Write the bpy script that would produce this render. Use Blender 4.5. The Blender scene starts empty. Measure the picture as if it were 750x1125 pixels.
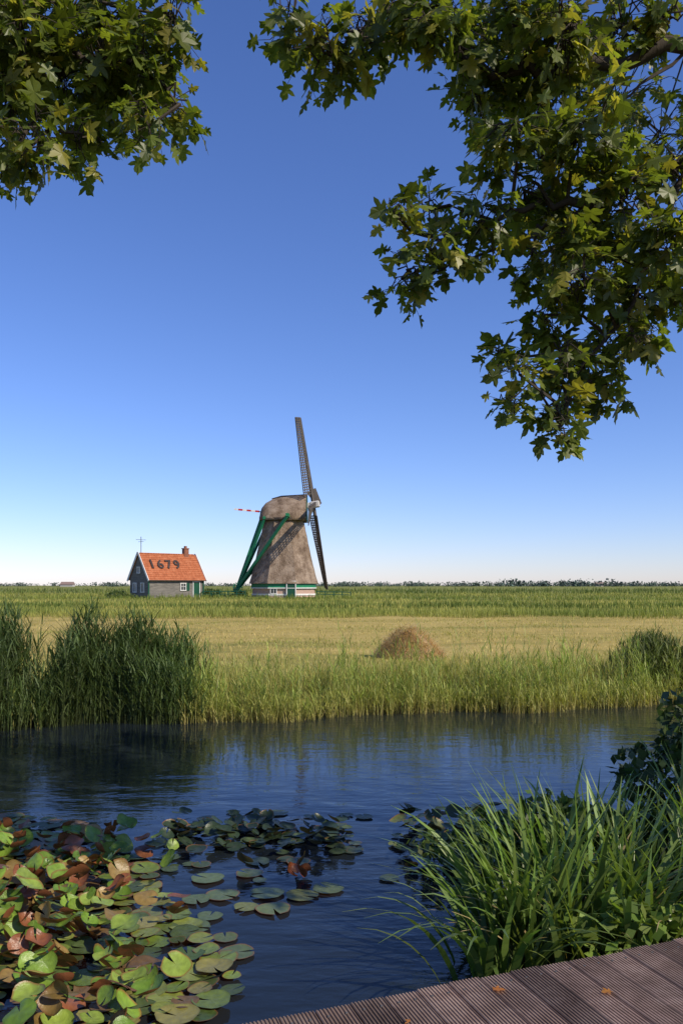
import bpy, math, random
import numpy as np
from mathutils import Vector, Matrix
random.seed(7); rng=np.random.default_rng(7)
scene=bpy.context.scene
R=math.radians
# ---------------------------------------------------------------- helpers
def link(o):
    scene.collection.objects.link(o); return o
def mat(name,col=(.5,.5,.5),rough=.7,spec=.5):
    m=bpy.data.materials.new(name); m.use_nodes=True
    b=m.node_tree.nodes['Principled BSDF']
    b.inputs['Base Color'].default_value=(*col,1); b.inputs['Roughness'].default_value=rough
    b.inputs['Specular IOR Level'].default_value=spec
    return m,m.node_tree.nodes,m.node_tree.links,b
def ramp(n,stops):
    r=n.new('ShaderNodeValToRGB'); e=r.color_ramp.elements
    while len(e)<len(stops): e.new(.5)
    for i,(p,c) in enumerate(stops):
        e[i].position=p; e[i].color=(*c,1)
    return r
def noise(n,l,scale,detail=4,rough=.55,vec=None,sc=None):
    t=n.new('ShaderNodeTexNoise'); t.inputs['Scale'].default_value=scale
    t.inputs['Detail'].default_value=detail; t.inputs['Roughness'].default_value=rough
    if vec is None:
        tc=n.new('ShaderNodeTexCoord'); vec=tc.outputs['Object']
    if sc is not None:
        mp=n.new('ShaderNodeMapping'); mp.inputs['Scale'].default_value=sc
        l.new(vec,mp.inputs['Vector']); vec=mp.outputs['Vector']
    l.new(vec,t.inputs['Vector']); return t
def bump(n,l,b,h,strength=.3,dist=.02):
    u=n.new('ShaderNodeBump'); u.inputs['Strength'].default_value=strength; u.inputs['Distance'].default_value=dist
    l.new(h,u.inputs['Height']); l.new(u.outputs['Normal'],b.inputs['Normal']); return u
def noisy_mat(name,c1,c2,scale=3,rough=.8,sc=None,bs=.3,bd=.02,spec=.3,c3=None):
    m,n,l,b=mat(name,c1,rough,spec)
    t=noise(n,l,scale,5,.6,sc=sc)
    st=[(.3,c1),(.7,c2)] if c3 is None else [(.28,c1),(.5,c2),(.72,c3)]
    r=ramp(n,st); l.new(t.outputs['Fac'],r.inputs['Fac']); l.new(r.outputs['Color'],b.inputs['Base Color'])
    if bs: bump(n,l,b,t.outputs['Fac'],bs,bd)
    return m
def veg_mat(name,transl=.3,rough=.5,spec=.3,var=.35,back=None):
    m,n,l,b=mat(name,(.1,.1,.1),rough,spec)
    a=n.new('ShaderNodeAttribute'); a.attribute_name='Col'
    g=n.new('ShaderNodeNewGeometry')
    mr=n.new('ShaderNodeMapRange'); mr.inputs['To Min'].default_value=1-var; mr.inputs['To Max'].default_value=1+var
    l.new(g.outputs['Random Per Island'],mr.inputs['Value'])
    mu=n.new('ShaderNodeMix'); mu.data_type='RGBA'; mu.blend_type='MULTIPLY'; mu.inputs[0].default_value=1
    l.new(a.outputs['Color'],mu.inputs[6]); l.new(mr.outputs['Result'],mu.inputs[7])
    col=mu.outputs[2]
    if back is not None:
        mb=n.new('ShaderNodeMix'); mb.data_type='RGBA'; l.new(g.outputs['Backfacing'],mb.inputs[0])
        l.new(col,mb.inputs[6]); mb.inputs[7].default_value=(*back,1); col=mb.outputs[2]
    l.new(col,b.inputs['Base Color'])
    if transl>0:
        tr=n.new('ShaderNodeBsdfTranslucent'); ms=n.new('ShaderNodeMixShader'); ms.inputs[0].default_value=transl
        mt=n.new('ShaderNodeMix'); mt.data_type='RGBA'; mt.blend_type='MULTIPLY'; mt.inputs[0].default_value=1
        l.new(col,mt.inputs[6]); mt.inputs[7].default_value=(1.9,2.0,.8,1)
        l.new(mt.outputs[2],tr.inputs['Color'])
        l.new(b.outputs[0],ms.inputs[1]); l.new(tr.outputs[0],ms.inputs[2])
        l.new(ms.outputs[0],n['Material Output'].inputs['Surface'])
    return m
def mesh_obj(name,V,F,material=None,cols=None,parent=None,smooth=False):
    me=bpy.data.meshes.new(name)
    V=np.asarray(V,dtype=float)
    F=F.tolist() if isinstance(F,np.ndarray) else F
    me.from_pydata(V.tolist(),[],F)
    if cols is not None:
        ca=me.color_attributes.new(name='Col',type='FLOAT_COLOR',domain='POINT')
        c=np.ones((len(V),4)); c[:,:3]=cols; ca.data.foreach_set('color',c.ravel())
    if smooth: me.polygons.foreach_set('use_smooth',[True]*len(me.polygons))
    o=link(bpy.data.objects.new(name,me))
    if material: me.materials.append(material)
    if parent: o.parent=parent
    me.update(); return o
def empty(name,loc=(0,0,0),rz=0):
    e=link(bpy.data.objects.new(name,None)); e.location=loc; e.rotation_euler=(0,0,rz); e.empty_display_size=.3; return e
def boxgeo(c,d,M=None):
    x,y,z=[v/2 for v in d]
    vs=[Vector((sx*x,sy*y,sz*z)) for sx in(-1,1) for sy in(-1,1) for sz in(-1,1)]
    if M is not None: vs=[M@v for v in vs]
    vs=[v+Vector(c) for v in vs]
    f=[(0,1,3,2),(4,6,7,5),(0,4,5,1),(2,3,7,6),(0,2,6,4),(1,5,7,3)]
    return vs,f
def boxes(name,lst,material,parent=None,bev=0):
    V=[];F=[]
    for it in lst:
        v,f=boxgeo(*it); o=len(V); V+= [tuple(q) for q in v]; F+=[tuple(i+o for i in q) for q in f]
    ob=mesh_obj(name,V,F,material,parent=parent)
    if bev:
        b=ob.modifiers.new('b','BEVEL'); b.width=bev; b.segments=1
    return ob
def beamitem(a,b,w,h):
    a=Vector(a);b=Vector(b); d=b-a; q=d.to_track_quat('X','Z').to_matrix()
    return ((a+b)/2,(d.length,w,h),q)
def ss(t): t=np.clip(t,0,1); return t*t*(3-2*t)
# ---------------------------------------------------------------- terrain
def yF(x): return 13.45+.215*x+.18*np.sin(x*1.3)+.1*np.sin(x*3.1+1)
def yN(x): return .8+.215*x+5.9*ss((x-.7)/2.3)
def gh(x,y):
    x=np.asarray(x,float);y=np.asarray(y,float)
    far=-.6+.95*ss((y-(yF(x)-.35))/1.1)
    near=-.6+.82*ss((yN(x)+.35-y)/1.0)
    z=np.maximum(far,near)
    z=z+.28*np.exp(-((x+14)**2+(y-109)**2)/22**2)
    z=z+(.03*np.sin(x*.7+y*.4)+.02*np.sin(x*1.9-y*1.3))*(z>0)*(y<120)
    return z
xs=np.concatenate([-np.geomspace(5000,42,34),np.arange(-40,40.1,.4),np.geomspace(42,5000,34)])
ys=np.concatenate([-np.geomspace(3000,12,20),np.arange(-10,25,.22),np.arange(25,135,1.5),np.geomspace(136,9000,34)])
X,Y=np.meshgrid(xs,ys); Z=gh(X,Y); nx=len(xs);ny=len(ys)
V=np.stack([X.ravel(),Y.ravel(),Z.ravel()],1)
i=np.arange((ny-1)*(nx-1)); r=i//(nx-1); c=i%(nx-1); a=r*nx+c
F=np.stack([a,a+1,a+nx+1,a+nx],1)
m,n,l,b=mat('field_ground',(.1,.1,.03),.95,.1)
tc=n.new('ShaderNodeTexCoord'); sp=n.new('ShaderNodeSeparateXYZ'); l.new(tc.outputs['Object'],sp.inputs[0])
n1=noise(n,l,.35,6,.65,tc.outputs['Object'],(.35,1,1)); n2=noise(n,l,9,4,.7,tc.outputs['Object'])
tan=ramp(n,[(.3,(.22,.21,.055)),(.5,(.42,.32,.10)),(.7,(.50,.39,.14))]); l.new(n1.outputs['Fac'],tan.inputs['Fac'])
grn=ramp(n,[(.3,(.11,.14,.028)),(.5,(.20,.215,.05)),(.7,(.34,.30,.09))]); l.new(n1.outputs['Fac'],grn.inputs['Fac'])
wob=n.new('ShaderNodeMath'); wob.operation='MULTIPLY_ADD'; l.new(n1.outputs['Fac'],wob.inputs[0]); wob.inputs[1].default_value=8
l.new(sp.outputs['Y'],wob.inputs[2])
yr=ramp(n,[(0.0,(0,0,0)),(.20,(0,0,0)),(.27,(1,1,1)),(.50,(1,1,1)),(.56,(0,0,0))])
mr=n.new('ShaderNodeMapRange'); mr.inputs['From Min'].default_value=0; mr.inputs['From Max'].default_value=100
l.new(wob.outputs[0],mr.inputs['Value']); l.new(mr.outputs['Result'],yr.inputs['Fac'])
mx=n.new('ShaderNodeMix'); mx.data_type='RGBA'; l.new(yr.outputs['Color'],mx.inputs[0]); l.new(grn.outputs['Color'],mx.inputs[6]); l.new(tan.outputs['Color'],mx.inputs[7])
m2=n.new('ShaderNodeMix'); m2.data_type='RGBA'; m2.blend_type='MULTIPLY'; m2.inputs[0].default_value=.6
r2=ramp(n,[(.3,(.55,.55,.5)),(.65,(1.15,1.15,1.1))]); l.new(n2.outputs['Fac'],r2.inputs['Fac'])
l.new(mx.outputs[2],m2.inputs[6]); l.new(r2.outputs['Color'],m2.inputs[7])
mudr=n.new('ShaderNodeMapRange'); mudr.inputs['From Min'].default_value=.08; mudr.inputs['From Max'].default_value=.22; l.new(sp.outputs['Z'],mudr.inputs['Value'])
m3=n.new('ShaderNodeMix'); m3.data_type='RGBA'; l.new(mudr.outputs['Result'],m3.inputs[0]); m3.inputs[6].default_value=(.035,.028,.015,1); l.new(m2.outputs[2],m3.inputs[7])
l.new(m3.outputs[2],b.inputs['Base Color']); bump(n,l,b,n2.outputs['Fac'],.5,.05)
mesh_obj('ground',V,F,m,smooth=True)
# water
m,n,l,b=mat('canal_water',(.012,.017,.022),.012,.5)
b.inputs['IOR'].default_value=1.45
w1=noise(n,l,1.3,3,.5,sc=(1.0,2.4,1)); w2=noise(n,l,6.0,3,.5,sc=(1,1.9,1)); w3=noise(n,l,.3,2,.5)
ad=n.new('ShaderNodeMath'); ad.operation='MULTIPLY_ADD'; l.new(w2.outputs['Fac'],ad.inputs[0]); ad.inputs[1].default_value=.3; l.new(w1.outputs['Fac'],ad.inputs[2])
u=bump(n,l,b,ad.outputs[0],.5,.03)
mr=n.new('ShaderNodeMapRange'); mr.inputs['From Min'].default_value=.35; mr.inputs['From Max'].default_value=.65; mr.inputs['To Min'].default_value=.15; mr.inputs['To Max'].default_value=.62
l.new(w3.outputs['Fac'],mr.inputs['Value']); l.new(mr.outputs['Result'],u.inputs['Strength'])
mesh_obj('canal_water',[(-400,-90,0),(400,-90,0),(400,105,0),(-400,105,0)],[(0,1,2,3)],m)
# ---------------------------------------------------------------- blades
def blades(P,L,W,az,th0,th1,c0,c1,segs=3,twist=.6):
    N=len(P); P=np.asarray(P,float)
    t=np.linspace(0,1,segs+1)
    th=th0[:,None]+th1[:,None]*(t[None,:]**1.3)
    ds=L[:,None]/segs
    thm=(th[:,1:]+th[:,:-1])/2
    hz=np.concatenate([np.zeros((N,1)),np.cumsum(np.sin(thm)*ds,1)],1)
    vz=np.concatenate([np.zeros((N,1)),np.cumsum(np.cos(thm)*ds,1)],1)
    dx=np.cos(az);dy=np.sin(az)
    C=np.stack([P[:,0:1]+hz*dx[:,None],P[:,1:2]+hz*dy[:,None],P[:,2:3]+vz],2)
    sa=az+math.pi/2+rng.uniform(-twist,twist,N)
    side=np.stack([np.cos(sa),np.sin(sa),np.zeros(N)],1)
    prof=np.clip(1.05-t**2.2,.06,1)*(.65+.35*np.minimum(t*3,1))
    w=W[:,None]*prof[None,:]/2
    A=C-side[:,None,:]*w[:,:,None]; B=C+side[:,None,:]*w[:,:,None]
    Vv=np.stack([A,B],2).reshape(-1,3)
    k=(segs+1)*2
    base=(np.arange(N)*k)[:,None]+(np.arange(segs)*2)[None,:]
    Fv=np.stack([base,base+1,base+3,base+2],2).reshape(-1,4)
    c0=np.broadcast_to(c0,(N,3)); c1=np.broadcast_to(c1,(N,3))
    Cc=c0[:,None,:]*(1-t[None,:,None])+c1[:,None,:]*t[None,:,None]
    Cc=np.repeat(Cc,2,axis=1).reshape(-1,3)
    return Vv,Fv,Cc
def merge(lst):
    V=[];F=[];C=[];o=0
    for v,f,c in lst:
        V.append(v);F.append(f+o);C.append(c);o+=len(v)
    return np.concatenate(V),np.concatenate(F),np.concatenate(C)
U=rng.uniform
def jit(col,N,a=.25):
    col=np.array(col)[None,:]*(1+U(-a,a,(N,1))); return col*(1+U(-.08,.08,(N,3)))
vm_reed=veg_mat('reed_leaf',.28,.55,.25,.3)
vm_grass=veg_mat('grass_blade',.25,.7,.15,.3)
def reeds(name,x,y,h,c_lo,c_hi,leafn=6,leafL=.36,w=.016,lean=.1):
    N=len(x); P=np.stack([x,y,np.maximum(gh(x,y),-.12)-.02],1); az=U(0,2*np.pi,N)
    out=[blades(P,h,np.full(N,.011),az,U(0,lean,N),U(0,lean*1.6,N),jit(c_lo,N),jit(c_hi,N),3)]
    for k in range(leafn):
        f=U(.25,1.0,N)**.8; a2=U(0,2*np.pi,N)
        Q=P.copy(); Q[:,2]+=h*f*.95; Q[:,0]+=np.cos(az)*h*f*lean*.6; Q[:,1]+=np.sin(az)*h*f*lean*.6
        cc=np.array(c_lo)[None]*(1-f[:,None])+np.array(c_hi)[None]*f[:,None]
        cc=cc*(1+U(-.25,.25,(N,1)))
        out.append(blades(Q,U(.6,1.2,N)*leafL*(.5+.5*np.minimum(h,1.6)[:]/1.2),np.full(N,w)*U(.7,1.3,N),a2,U(.15,.5,N),U(.3,1.5,N),cc,cc*1.1,3))
    V,F,C=merge(out); return mesh_obj(name,V,F,vm_reed,C)
def clump(name,x0,x1,h,n,c_lo=(.05,.06,.02),c_hi=(.07,.105,.032),off=(-.3,.95),lean=.12,leafL=.36):
    xc=(x0+x1)/2; hw=(x1-x0)/2
    x=np.clip(rng.normal(xc,hw*.5,n),x0-.1,x1+.1); y=yF(x)+U(off[0],off[1],n)
    hh=h*(1-.3*((x-xc)/hw)**2)*U(.6,1.03,n)
    return reeds(name,x,y,hh,c_lo,c_hi,8,leafL,.02,lean)
clump('reed_clump',-5.85,-4.9,1.55,380)
clump('reed_clump',-4.68,-3.9,1.52,320)
clump('reed_clump',-4.15,-3.0,1.40,480)
clump('reed_clump',-3.45,-2.3,1.22,360,c_hi=(.09,.135,.04))
clump('reed_clump',-7.6,-6.2,1.5,400)
clump('reed_clump',-11,-8.2,1.45,500)
clump('reed_clump',5.5,7.0,.92,380,(.05,.06,.018),(.10,.125,.035),off=(.2,1.5))
clump('reed_clump',6.8,9.0,1.05,420,(.05,.06,.018),(.085,.11,.03),off=(.2,1.5))
n=1500; x=U(-12,-2.3,n); y=yF(x)-.3+np.abs(rng.normal(0,.35,n))
reeds('reed_bed',x,y,U(.4,.95,n),(.07,.08,.025),(.085,.13,.035),5,.32,.016,.2)
n=6000
x=U(-12,16,n); y=yF(x)-.22+np.abs(rng.normal(0,.5,n))
dens=.72+.28*np.sin(x*3.7+.5)*np.sin(x*1.1+2)+.15*np.sin(x*8.3)
k=((x>-2.6)&(U(0,1,n)<dens))|(U(0,1,n)<.10); x=x[k];y=y[k];n=len(x)
hn=.84+.14*np.sin(x*2.1)+.16*np.sin(x*4.7+1)+.12*np.sin(x*9+2)+.06*np.sin(x*.6)
h=np.clip(hn*U(.4,1.15,n),.3,1.3)
reeds('reed_bed',x,y,h,(.42,.34,.13),(.22,.29,.055),5,.30,.013,.15)
n=260; x=U(-2.4,15,n); y=yF(x)+U(-.2,.7,n)
reeds('reed_bed',x,y,U(.95,1.3,n),(.36,.30,.12),(.26,.29,.09),4,.28,.012,.2)
n=1700
x=U(-2.6,16,n); y=yF(x)-.32+U(0,.35,n)
reeds('reed_bed',x,y,U(.3,.65,n),(.36,.28,.11),(.30,.32,.075),4,.26,.012,.2)
n=26000
x=U(-16,20,n); y=yF(x)+.5+np.abs(rng.normal(0,1.6,n))
P=np.stack([x,y,gh(x,y)-.01],1)
mixf=U(0,1,(n,1)); c=(1-mixf)*np.array([[.17,.20,.045]])+mixf*np.array([[.40,.33,.10]])
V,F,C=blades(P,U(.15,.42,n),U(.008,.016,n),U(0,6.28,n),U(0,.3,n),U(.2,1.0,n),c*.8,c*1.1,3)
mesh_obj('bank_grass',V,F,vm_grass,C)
n=70000
y=15.5+ (U(0,1,n)**1.2)*33; x=U(-1,1,n)*(y*.62+4)
patch=np.sin(x*.5+y*.2)*np.sin(y*.45)+.6*np.sin(x*.17-y*.9)
keep=U(0,1,n)<.62+.3*patch; x=x[keep];y=y[keep];patch=patch[keep];n=len(x)
P=np.stack([x,y,gh(x,y)-.01],1)
f=np.clip(.42+.45*patch+U(-.35,.35,n),0,1)[:,None]
c=(1-f)*np.array([[.56,.43,.17]])+f*np.array([[.27,.28,.075]])
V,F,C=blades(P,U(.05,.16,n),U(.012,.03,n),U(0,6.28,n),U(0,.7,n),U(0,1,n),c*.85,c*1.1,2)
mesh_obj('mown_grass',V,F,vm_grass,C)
out=[]
for (ya,yb,n,ha,hb,w,ca,cb) in [(45,52,14000,.25,.6,.035,(.16,.20,.045),(.33,.32,.085)),(52,60,9000,.1,.3,.035,(.22,.23,.06),(.42,.37,.11)),(60,92,24000,.12,.42,.06,(.19,.22,.05),(.42,.37,.11)),(63,67,5000,.4,.75,.05,(.09,.13,.03),(.15,.19,.045)),(92,104,6000,.3,.65,.07,(.10,.15,.03),(.2,.22,.05)),(112,170,14000,.2,.6,.12,(.17,.20,.045),(.34,.31,.09)),(175,185,4000,.6,1.1,.15,(.08,.12,.03),(.15,.18,.05)),(240,255,4000,.7,1.4,.25,(.10,.13,.04),(.18,.2,.06))]:
    y=U(ya,yb,n); x=U(-1,1,n)*(y*.58+6); y=y+.8*np.sin(x*.21)+.5*np.sin(x*.6)
    P=np.stack([x,y,gh(x,y)-.02],1); k=np.clip(U(0,1,(n,1))*.5+.5*(np.sin(x*.09+y*.7+2*np.sin(y*.31+x*.05))[:,None]*.5+.5)+.3*np.sin(x*.31+1.3*np.sin(y*.2))[:,None],0,1)
    c=(1-k)*np.array([ca])+k*np.array([cb])
    out.append(blades(P,U(ha,hb,n)*(1+.35*np.sin(x*.6+y)*np.sin(x*.23)),np.full(n,w),U(0,6.28,n),U(0,.25,n),U(.1,.7,n),c*.8,c*1.15,2))
V,F,C=merge(out); mesh_obj('meadow_grass',V,F,vm_grass,C)
# hay pile
n=9000
th=U(0,6.28,n); rr=np.sqrt(U(0,1,n))*.82; hx,hy=1.72,20.3
zz=.74*np.clip(1-(rr/.84)**1.5,0,1)*(1+.12*np.sin(th*3)+.08*np.sin(th*5+1))
P=np.stack([hx+rr*np.cos(th)*1.08,hy+rr*np.sin(th),gh(hx,hy)+zz-.03],1)
c=jit((.54,.39,.23),n,.35)
V,F,C=blades(P,U(.12,.32,n),U(.006,.012,n),U(0,6.28,n),U(.7,1.5,n),U(.1,.9,n),c*.9,c*1.1,2)
hp=empty('hay_pile')
mesh_obj('straw',V,F,vm_grass,C,parent=hp)
tt=np.linspace(0,2*np.pi,25)[:-1]; Vc=[(hx,hy,gh(hx,hy)+.70)];Fc=[]
for j,q in enumerate(np.linspace(.15,.84,6)):
    for a_ in tt: Vc.append((hx+q*1.05*math.cos(a_),hy+q*math.sin(a_),float(gh(hx,hy))+.72*max(0,1-(q/.84)**1.5)-.03))
for j in range(24): Fc.append((0,1+j,1+(j+1)%24))
for k in range(5):
    for j in range(24): o=1+k*24; Fc.append((o+j,o+24+j,o+24+(j+1)%24,o+(j+1)%24))
mesh_obj('hay_core',Vc,Fc,noisy_mat('hay',(.24,.16,.08),(.42,.3,.16),12,.95),parent=hp)
# ---------------------------------------------------------------- distant tree line
def leafquads(Cn,S,col):
    N=len(Cn); a=rng.normal(size=(N,3)); a/=np.linalg.norm(a,axis=1)[:,None]
    b_=np.cross(a,rng.normal(size=(N,3))); b_/=np.linalg.norm(b_,axis=1)[:,None]
    S=S[:,None]
    V=np.stack([Cn-a*S,Cn+b_*S*.8,Cn+a*S,Cn-b_*S*.8],1).reshape(-1,3)
    return V,np.arange(N*4).reshape(-1,4),np.repeat(col,4,axis=0)
out=[]
cent=[]
def row(x0,x1,y,n,h0,h1):
    for _ in range(n):
        cent.append((U(x0,x1),y+U(-40,40),U(h0,h1)))
row(-900,900,1500,420,3,8); row(-780,-480,1100,70,3,8); row(150,560,1250,120,4,9); row(-120,60,900,16,3,6)
row(250,420,1200,24,8,12); row(560,800,1300,50,4,9); row(-330,-200,1100,22,3,8); row(-60,150,1300,50,4,9); row(-2500,-900,1600,200,4,9); row(900,2500,1600,200,4,9)
for (cx,cy,h) in cent:
    k=34; p=rng.normal(size=(k,3))*np.array([h*.5,h*.35,h*.26])+np.array([cx,cy,h*.5])
    p[:,2]=np.clip(p[:,2],.3,h)
    out.append(leafquads(p,U(.10,.22,k)*h,jit((.085,.115,.095),k,.25)))  # bluish leaf colour has the distance haze mixed in
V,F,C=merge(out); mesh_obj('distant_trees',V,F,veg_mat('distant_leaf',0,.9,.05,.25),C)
red=noisy_mat('far_roof',(.20,.14,.12),(.26,.18,.15),1,.8,bs=0); wht=noisy_mat('far_wall',(.4,.38,.36),(.46,.44,.42),1,.8,bs=0)
for k,(bx,by,w,h) in enumerate([(-395,1150,18,3),(415,1280,16,3)]):
    e=empty('farm_building',(bx,by,.3))
    boxes('walls',[((0,0,h/2),(w,10,h))],wht,e)
    mesh_obj('roof',[(-w/2-.5,-6,h),(w/2+.5,-6,h),(w/2+.5,6,h),(-w/2-.5,6,h),(-w/2,0,h+4),(w/2,0,h+4)],[(0,1,5,4),(2,3,4,5),(1,2,5),(3,0,4)],red,parent=e)
# ---------------------------------------------------------------- windmill
wm=empty('windmill',(-7.9,110,.58))
m,n,l,b=mat('thatch',(.2,.15,.1),.95,.1)
t1=noise(n,l,.9,5,.65); t2=noise(n,l,6,4,.7,sc=(2.5,2.5,.35)); t3=noise(n,l,1.0,3,.5,sc=(1.4,1.4,.25))
ad=n.new('ShaderNodeMath'); ad.operation='MULTIPLY_ADD'; l.new(t2.outputs['Fac'],ad.inputs[0]); ad.inputs[1].default_value=.8; l.new(t1.outputs['Fac'],ad.inputs[2])
a2=n.new('ShaderNodeMath'); a2.operation='MULTIPLY_ADD'; l.new(t3.outputs['Fac'],a2.inputs[0]); a2.inputs[1].default_value=.6; l.new(ad.outputs[0],a2.inputs[2])
rr_=ramp(n,[(.5,(.12,.08,.055)),(.75,(.25,.18,.128)),(1.0,(.42,.32,.24))])
sb=n.new('ShaderNodeMath'); sb.operation='SUBTRACT'; l.new(a2.outputs[0],sb.inputs[0]); sb.inputs[1].default_value=.41
l.new(sb.outputs[0],rr_.inputs['Fac']); l.new(rr_.outputs['Color'],b.inputs['Base Color'])
bump(n,l,b,t2.outputs['Fac'],.9,.25); thatch=m
green=noisy_mat('green_paint',(.012,.16,.07),(.02,.20,.09),2,.45,bs=0)
dgreen=noisy_mat('dark_green_paint',(.01,.06,.035),(.015,.08,.045),2,.45,bs=0)
white=noisy_mat('white_paint',(.62,.61,.57),(.78,.77,.74),2,.5,bs=0)
redp=noisy_mat('red_paint',(.45,.03,.03),(.55,.05,.04),2,.5,bs=0)
dwood=noisy_mat('tarred_wood',(.035,.028,.024),(.07,.055,.045),3,.8,sc=(1,1,1))
glass,_,_,_=mat('window_glass',(.03,.035,.04),.1,.6)
m,n,l,b=mat('mill_brick',(.4,.25,.2),.85,.2)
br=n.new('ShaderNodeTexBrick'); br.inputs['Scale'].default_value=1; br.inputs['Brick Width'].default_value=.24; br.inputs['Row Height'].default_value=.08; br.inputs['Mortar Size'].default_value=.01
br.inputs['Color1'].default_value=(.34,.17,.12,1); br.inputs['Color2'].default_value=(.42,.25,.18,1); br.inputs['Mortar'].default_value=(.5,.46,.4,1)
tc=n.new('ShaderNodeTexCoord'); mp=n.new('ShaderNodeMapping'); mp.inputs['Rotation'].default_value=(R(90),0,0); l.new(tc.outputs['Object'],mp.inputs[0]); l.new(mp.outputs[0],br.inputs['Vector']); l.new(br.outputs['Color'],b.inputs['Base Color']); brick=m
def frust(name,prof,material,parent,n=8,rot=R(22.5),sub=1,nz=0,smooth=False,cx=0,cy=0):
    V=[];F=[]
    N=n*sub
    for (rad,z) in prof:
        for k in range(n):
            a0=rot+2*math.pi*k/n; a1=rot+2*math.pi*(k+1)/n
            for s in range(sub):
                f=s/sub
                px=(1-f)*math.cos(a0)+f*math.cos(a1); py=(1-f)*math.sin(a0)+f*math.sin(a1)
                rj=rad*(1+(random.uniform(-nz,nz) if nz else 0))
                V.append((cx+px*rj,cy+py*rj,z))
    for j in range(len(prof)-1):
        for k in range(N):
            F.append((j*N+k,j*N+(k+1)%N,(j+1)*N+(k+1)%N,(j+1)*N+k))
    F.append(tuple(range(N-1,-1,-1))); F.append(tuple((len(prof)-1)*N+k for k in range(N)))
    return mesh_obj(name,V,F,material,parent=parent,smooth=smooth)
frust('brick_base',[(4.55,-.3),(4.5,1.25)],brick,wm)
frust('plinth_band',[(4.62,.28),(4.62,.50)],white,wm)
frust('green_boarding',[(4.72,1.25),(4.68,1.95)],green,wm)
frust('white_rail',[(4.8,1.20),(4.8,1.32)],white,wm)
prof=[(4.55,1.80),(5.02,1.86),(4.95,2.1)]
for k in range(1,15):
    f=k/14; prof.append((4.95+(2.92-4.95)*(f**.86),2.1+f*8.3))
frust('thatched_body',prof,thatch,wm,sub=4,nz=.006)
frust('cap_ring',[(3.0,10.35),(3.15,10.5),(3.15,10.75),(2.9,10.8)],dwood,wm,n=24)
ap=4.5*math.cos(R(22.5))
boxes('door',[((1.25,-ap-.26,1.0),(1.05,.12,2.1))],dgreen,wm)
boxes('door_frame',[((.66,-ap-.29,1.03),(.12,.2,2.2)),((1.84,-ap-.29,1.03),(.12,.2,2.2)),((1.25,-ap-.29,2.15),(1.3,.2,.12)),((1.25,-ap-.335,1.25),(1.05,.04,.08))],white,wm)
for k,wx in enumerate((-1.1,)):
    boxes('window',[((wx,-ap-.08,.85),(.7,.1,.6))],glass,wm); boxes('window_frame',[((wx,-ap-.11,1.18),(.9,.14,.08)),((wx,-ap-.11,.52),(.9,.14,.08)),((wx-.4,-ap-.11,.85),(.08,.14,.58)),((wx+.4,-ap-.11,.85),(.08,.14,.58)),((wx,-ap-.13,.85),(.05,.1,.58))],white,wm)
st=[(-3.3,1.3,10.6,11.6),(-3.05,2.0,10.55,12.35),(-2.5,2.5,10.5,13.0),(-1.6,2.9,10.45,13.5),(-.4,3.05,10.4,13.85),(.9,3.0,10.4,14.0),(2.0,2.8,10.4,14.08),(3.1,2.45,10.4,14.1)]
V=[];F=[];K=15
for (cx_,w,zb,zt) in st:
    for k in range(K):
        a_=math.pi*k/(K-1); cc=math.cos(a_); s_=math.sin(a_)
        V.append((cx_+random.uniform(-.03,.03),-w*(abs(cc)**1.15)*(1 if cc>0 else -1),zb+(zt-zb)*(s_**1.35)+random.uniform(-.03,.03)))
for j in range(len(st)-1):
    for k in range(K-1): F.append((j*K+k,j*K+k+1,(j+1)*K+k+1,(j+1)*K+k))
F.append(tuple(range(K))); 
F+= [((j)*K,(j+1)*K,(j+1)*K+K-1,j*K+K-1) for j in range(len(st)-1)]
cap=mesh_obj('thatched_cap',V,F,thatch,parent=wm,smooth=True)
V=[(3.1,v[1]*.99,v[2]) for v in V[-K:]]
mesh_obj('cap_front_boards',V+[(3.2,v[1],v[2]) for v in V],[tuple(range(K,2*K))]+[(k,k+1,K+k+1,K+k) for k in range(K-1)],dgreen,parent=wm)
boxes('cap_ridge',[beamitem((3.2,0,14.13),(-.4,0,13.92),.3,.14),beamitem((-.4,0,13.92),(-1.7,0,13.55),.3,.14)],dwood,wm)
hub=Vector((4.15,-.15,12.75)); tilt=R(8.5); azr=R(-3)
ax=Vector((math.cos(azr)*math.cos(tilt),math.sin(azr)*math.cos(tilt),math.sin(tilt))).normalized()
hz=Vector((-math.sin(azr),math.cos(azr),0)); up=ax.cross(hz)*1.0
if up.z<0: up=-up
lw=noisy_mat('grey_sail_hub',(.42,.40,.37),(.55,.53,.5),3,.7,bs=0)
boxes('windshaft',[beamitem(hub-ax*2.0,hub-ax*.25,.75,.75)],lw,wm,.08)
boxes('hub_head',[beamitem(hub-ax*.55,hub+ax*.75,.9,.9)],lw,wm,.12)
theta=R(-9)
lathm=noisy_mat('sail_lath',(.06,.05,.045),(.12,.10,.085),3,.8,bs=0)
L=11.9
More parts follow.
